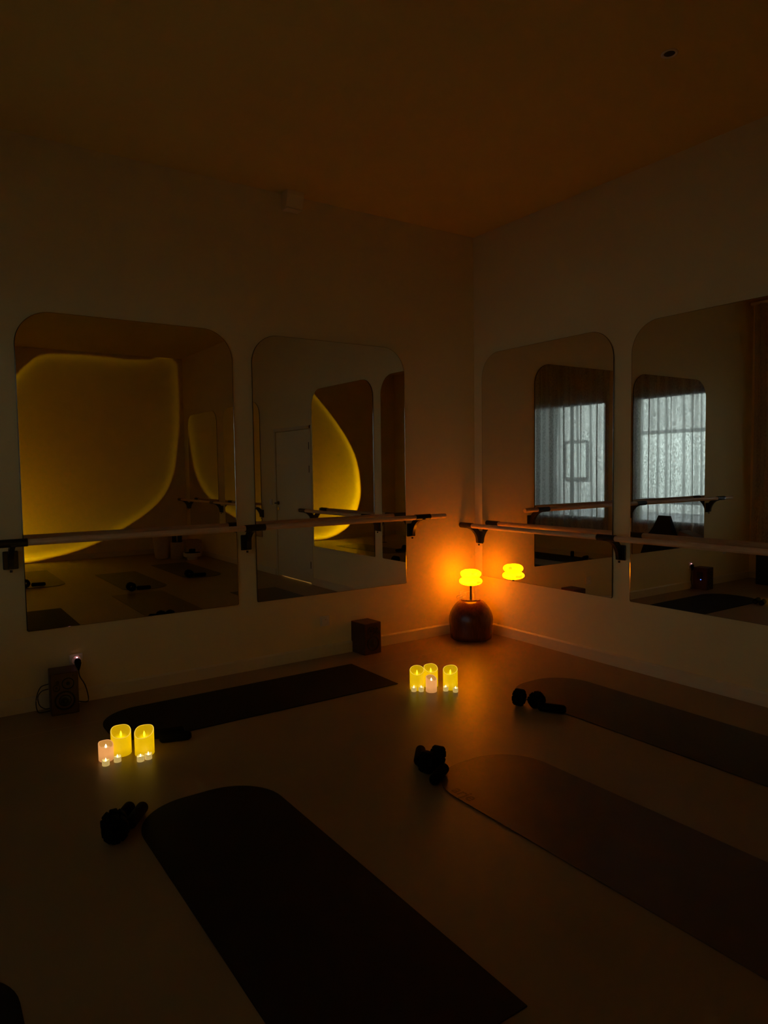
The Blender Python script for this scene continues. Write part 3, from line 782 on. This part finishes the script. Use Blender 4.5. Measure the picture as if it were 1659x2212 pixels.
bm = B(); box(bm, (-.11, -.15, 0), (.11, .15, .2), .002, mtx=Matrix.Translation((0, .01, .355)) @ Matrix.Rotation(-.28, 4, 'X'))
t2 = obj('cardboard_box', bm, M['cardboard']); t2.location = (-4.48, -.675, 0)
tag(t2, 'smaller brown cardboard box lying tilted on top of the other', 'box')

# ------------------------------------------------------------------ ceiling details
t = thing('ceiling_spotlight', 'small unlit round spotlight recessed in the ceiling', 'spotlight', (-1.059, -2.658, ZC))
obj('trim_ring', lathe(B(), [(.034, -.001), (.040, -.001), (.041, -.004), (.036, -.006), (.027, -.003), (.027, -.001)], 40), M['plastic_w'], t, True)
obj('lens', lathe(B(), [(.027, -.002), (.015, -.0035), (0, -.004)], 32), M['cone'], t, True)
t = thing('ceiling_sensor', 'small pale box fixed to the wall just under the ceiling', 'wall box', (-1.835, 0, ZC))
bm = B(); prof = [(0, 0), (-.105, 0), (-.105, -.03), (-.075, -.115), (0, -.125)]
prism(bm, prof, 'x', -.068, .068); obj('housing', bm, M['wall'], t)
obj('lip', box(B(), (-.066, -.082, -.127), (.066, -.0, -.121), .002), M['skirting'], t)

# ------------------------------------------------------------------ sunset projector lamp
SL = Vector((-3.615, -6.85, .472))
AX = Vector((.464, -.811, .356)).normalized()
t = thing('sunset_lamp', 'small black projector lamp on the floor casting the yellow sunset circle', 'lamp', (SL.x-AX.x*.05, SL.y-AX.y*.05, 0))
obj('base', lathe(B(), [(0, 0), (.055, 0), (.057, .006), (.05, .012), (0, .013)], 40), M['black'], t, True, 40)
obj('stem', lathe(B(), [(0, .013), (.006, .013), (.006, .44), (0, .44)], 16), M['black'], t, True, 40)
bm = B(); loc0 = Vector((0, 0, SL.z-AX.z*.05))
tube(bm, [loc0-AX*.06, loc0+AX*.030], .028, 28); obj('head', bm, M['black'], t, True, 40)
bm = B(); tube(bm, [loc0+AX*.030, loc0+AX*.035], .022, 28); obj('lens', bm, M['flame'], t, True, 40)
sd = bpy.data.lights.new('sunset_beam', 'SPOT'); sd.energy = SUNSET_W; sd.color = (1, 1, 1)
sd.spot_size = math.radians(110); sd.spot_blend = .05; sd.shadow_soft_size = 0
so = bpy.data.objects.new('sunset_beam', sd); COL.objects.link(so)
so.location = SL
so.rotation_euler = AX.to_track_quat('-Z', 'Y').to_euler()
sd.use_nodes = True; nt = sd.node_tree; em = nt.nodes['Emission']
tcn = nt.nodes.new('ShaderNodeTexCoord'); nv = nt.nodes.new('ShaderNodeVectorMath'); nv.operation = 'NORMALIZE'
nt.links.new(tcn.outputs['Normal'], nv.inputs[0])
sx = nt.nodes.new('ShaderNodeSeparateXYZ'); nt.links.new(nv.outputs[0], sx.inputs[0])
ab = nt.nodes.new('ShaderNodeMath'); ab.operation = 'ABSOLUTE'; nt.links.new(sx.outputs['Z'], ab.inputs[0])
ac = nt.nodes.new('ShaderNodeMath'); ac.operation = 'ARCCOSINE'; nt.links.new(ab.outputs[0], ac.inputs[0])
# the projected disc is slightly egg shaped: radius as a function of the direction on the wall
Rm = so.rotation_euler.to_matrix()
def vdot(vec):
    v = nt.nodes.new('ShaderNodeVectorMath'); v.operation = 'DOT_PRODUCT'; v.inputs[1].default_value = vec
    nt.links.new(nv.outputs[0], v.inputs[0]); return v.outputs['Value']
def mth(op, a, b=None):
    n_ = nt.nodes.new('ShaderNodeMath'); n_.operation = op
    for k_, q_ in enumerate((a, b)):
        if q_ is None: continue
        if isinstance(q_, (int, float)): n_.inputs[k_].default_value = q_
        else: nt.links.new(q_, n_.inputs[k_])
    return n_.outputs[0]
DW = SL.y - YB; CXW, CZW = -1.95, 1.85
wx, wy, wz = (vdot(tuple(Rm[k_])) for k_ in range(3))
ny = mth('MULTIPLY', wy, -1.0)
px_ = mth('SUBTRACT', mth('MULTIPLY', mth('DIVIDE', wx, ny), DW), CXW-SL.x)
pz_ = mth('SUBTRACT', mth('MULTIPLY', mth('DIVIDE', wz, ny), DW), CZW-SL.z)
rad = mth('SQRT', mth('ADD', mth('MULTIPLY', px_, px_), mth('MULTIPLY', pz_, pz_)))
ang = mth('ADD', mth('DIVIDE', mth('ARCTAN2', pz_, px_), 2*PI), .5)
rim = [(-.12,1.90),(-.21,1.42),(-.35,1.11),(-.60,.83),(-.91,.61),(-1.17,.46),(-1.50,.29),(-1.89,.15),(-2.27,.06),(-2.73,.0),(-3.09,.03),(-3.37,.13),(-3.61,.29),(-3.78,.56),(-3.89,.9),(-3.895,1.12),(-3.85,1.5),(-3.76,1.80),(-3.6,2.1),(-3.34,2.46),(-3.08,2.76),(-2.82,3.03),(-2.60,3.28),(-2.38,3.45),(-1.9,3.51),(-1.3,3.51),(-.6,3.51),(-.10,3.51),(-.07,3.3),(-.055,2.7),(-.065,2.35)]
pol = sorted(((math.atan2(z-CZW, x-CXW)/(2*PI)+.5, math.hypot(z-CZW, x-CXW)) for x, z in rim))
a0 = (pol[0][1]*(1-pol[-1][0])+pol[-1][1]*pol[0][0])/(pol[0][0]+1-pol[-1][0])
pol = [(0, a0)] + pol + [(1, a0)]
fc = nt.nodes.new('ShaderNodeFloatCurve'); cv = fc.mapping.curves[0]
cv.points[0].location = (0, a0/3); cv.points[-1].location = (1, a0/3)
for a_, r_ in pol[1:-1]: cv.points.new(a_, r_/3)
fc.mapping.update(); nt.links.new(ang, fc.inputs['Value'])
dvo = mth('DIVIDE', rad, mth('MULTIPLY', fc.outputs[0], 3.0))
dvo = mth('ADD', dvo, mth('MULTIPLY', mth('GREATER_THAN', .02, ny), 5.0))
cr = nt.nodes.new('ShaderNodeValToRGB'); e = cr.color_ramp.elements
e[0].position = 0; e[0].color = (.165, .072, .0, 1); e[1].position = 1.0; e[1].color = (0, 0, 0, 1)
for pos, c in ((.50, (.185, .085, 0)), (.80, (.23, .12, 0)), (.90, (.32, .18, 0)), (.945, (.60, .35, 0)), (.970, (.90, .53, .0)), (.985, (.62, .32, 0)), (.993, (.28, .11, 0))):
    q = e.new(pos); q.color = (*c, 1)
nt.links.new(dvo, cr.inputs[0]); nt.links.new(cr.outputs[0], em.inputs['Color'])
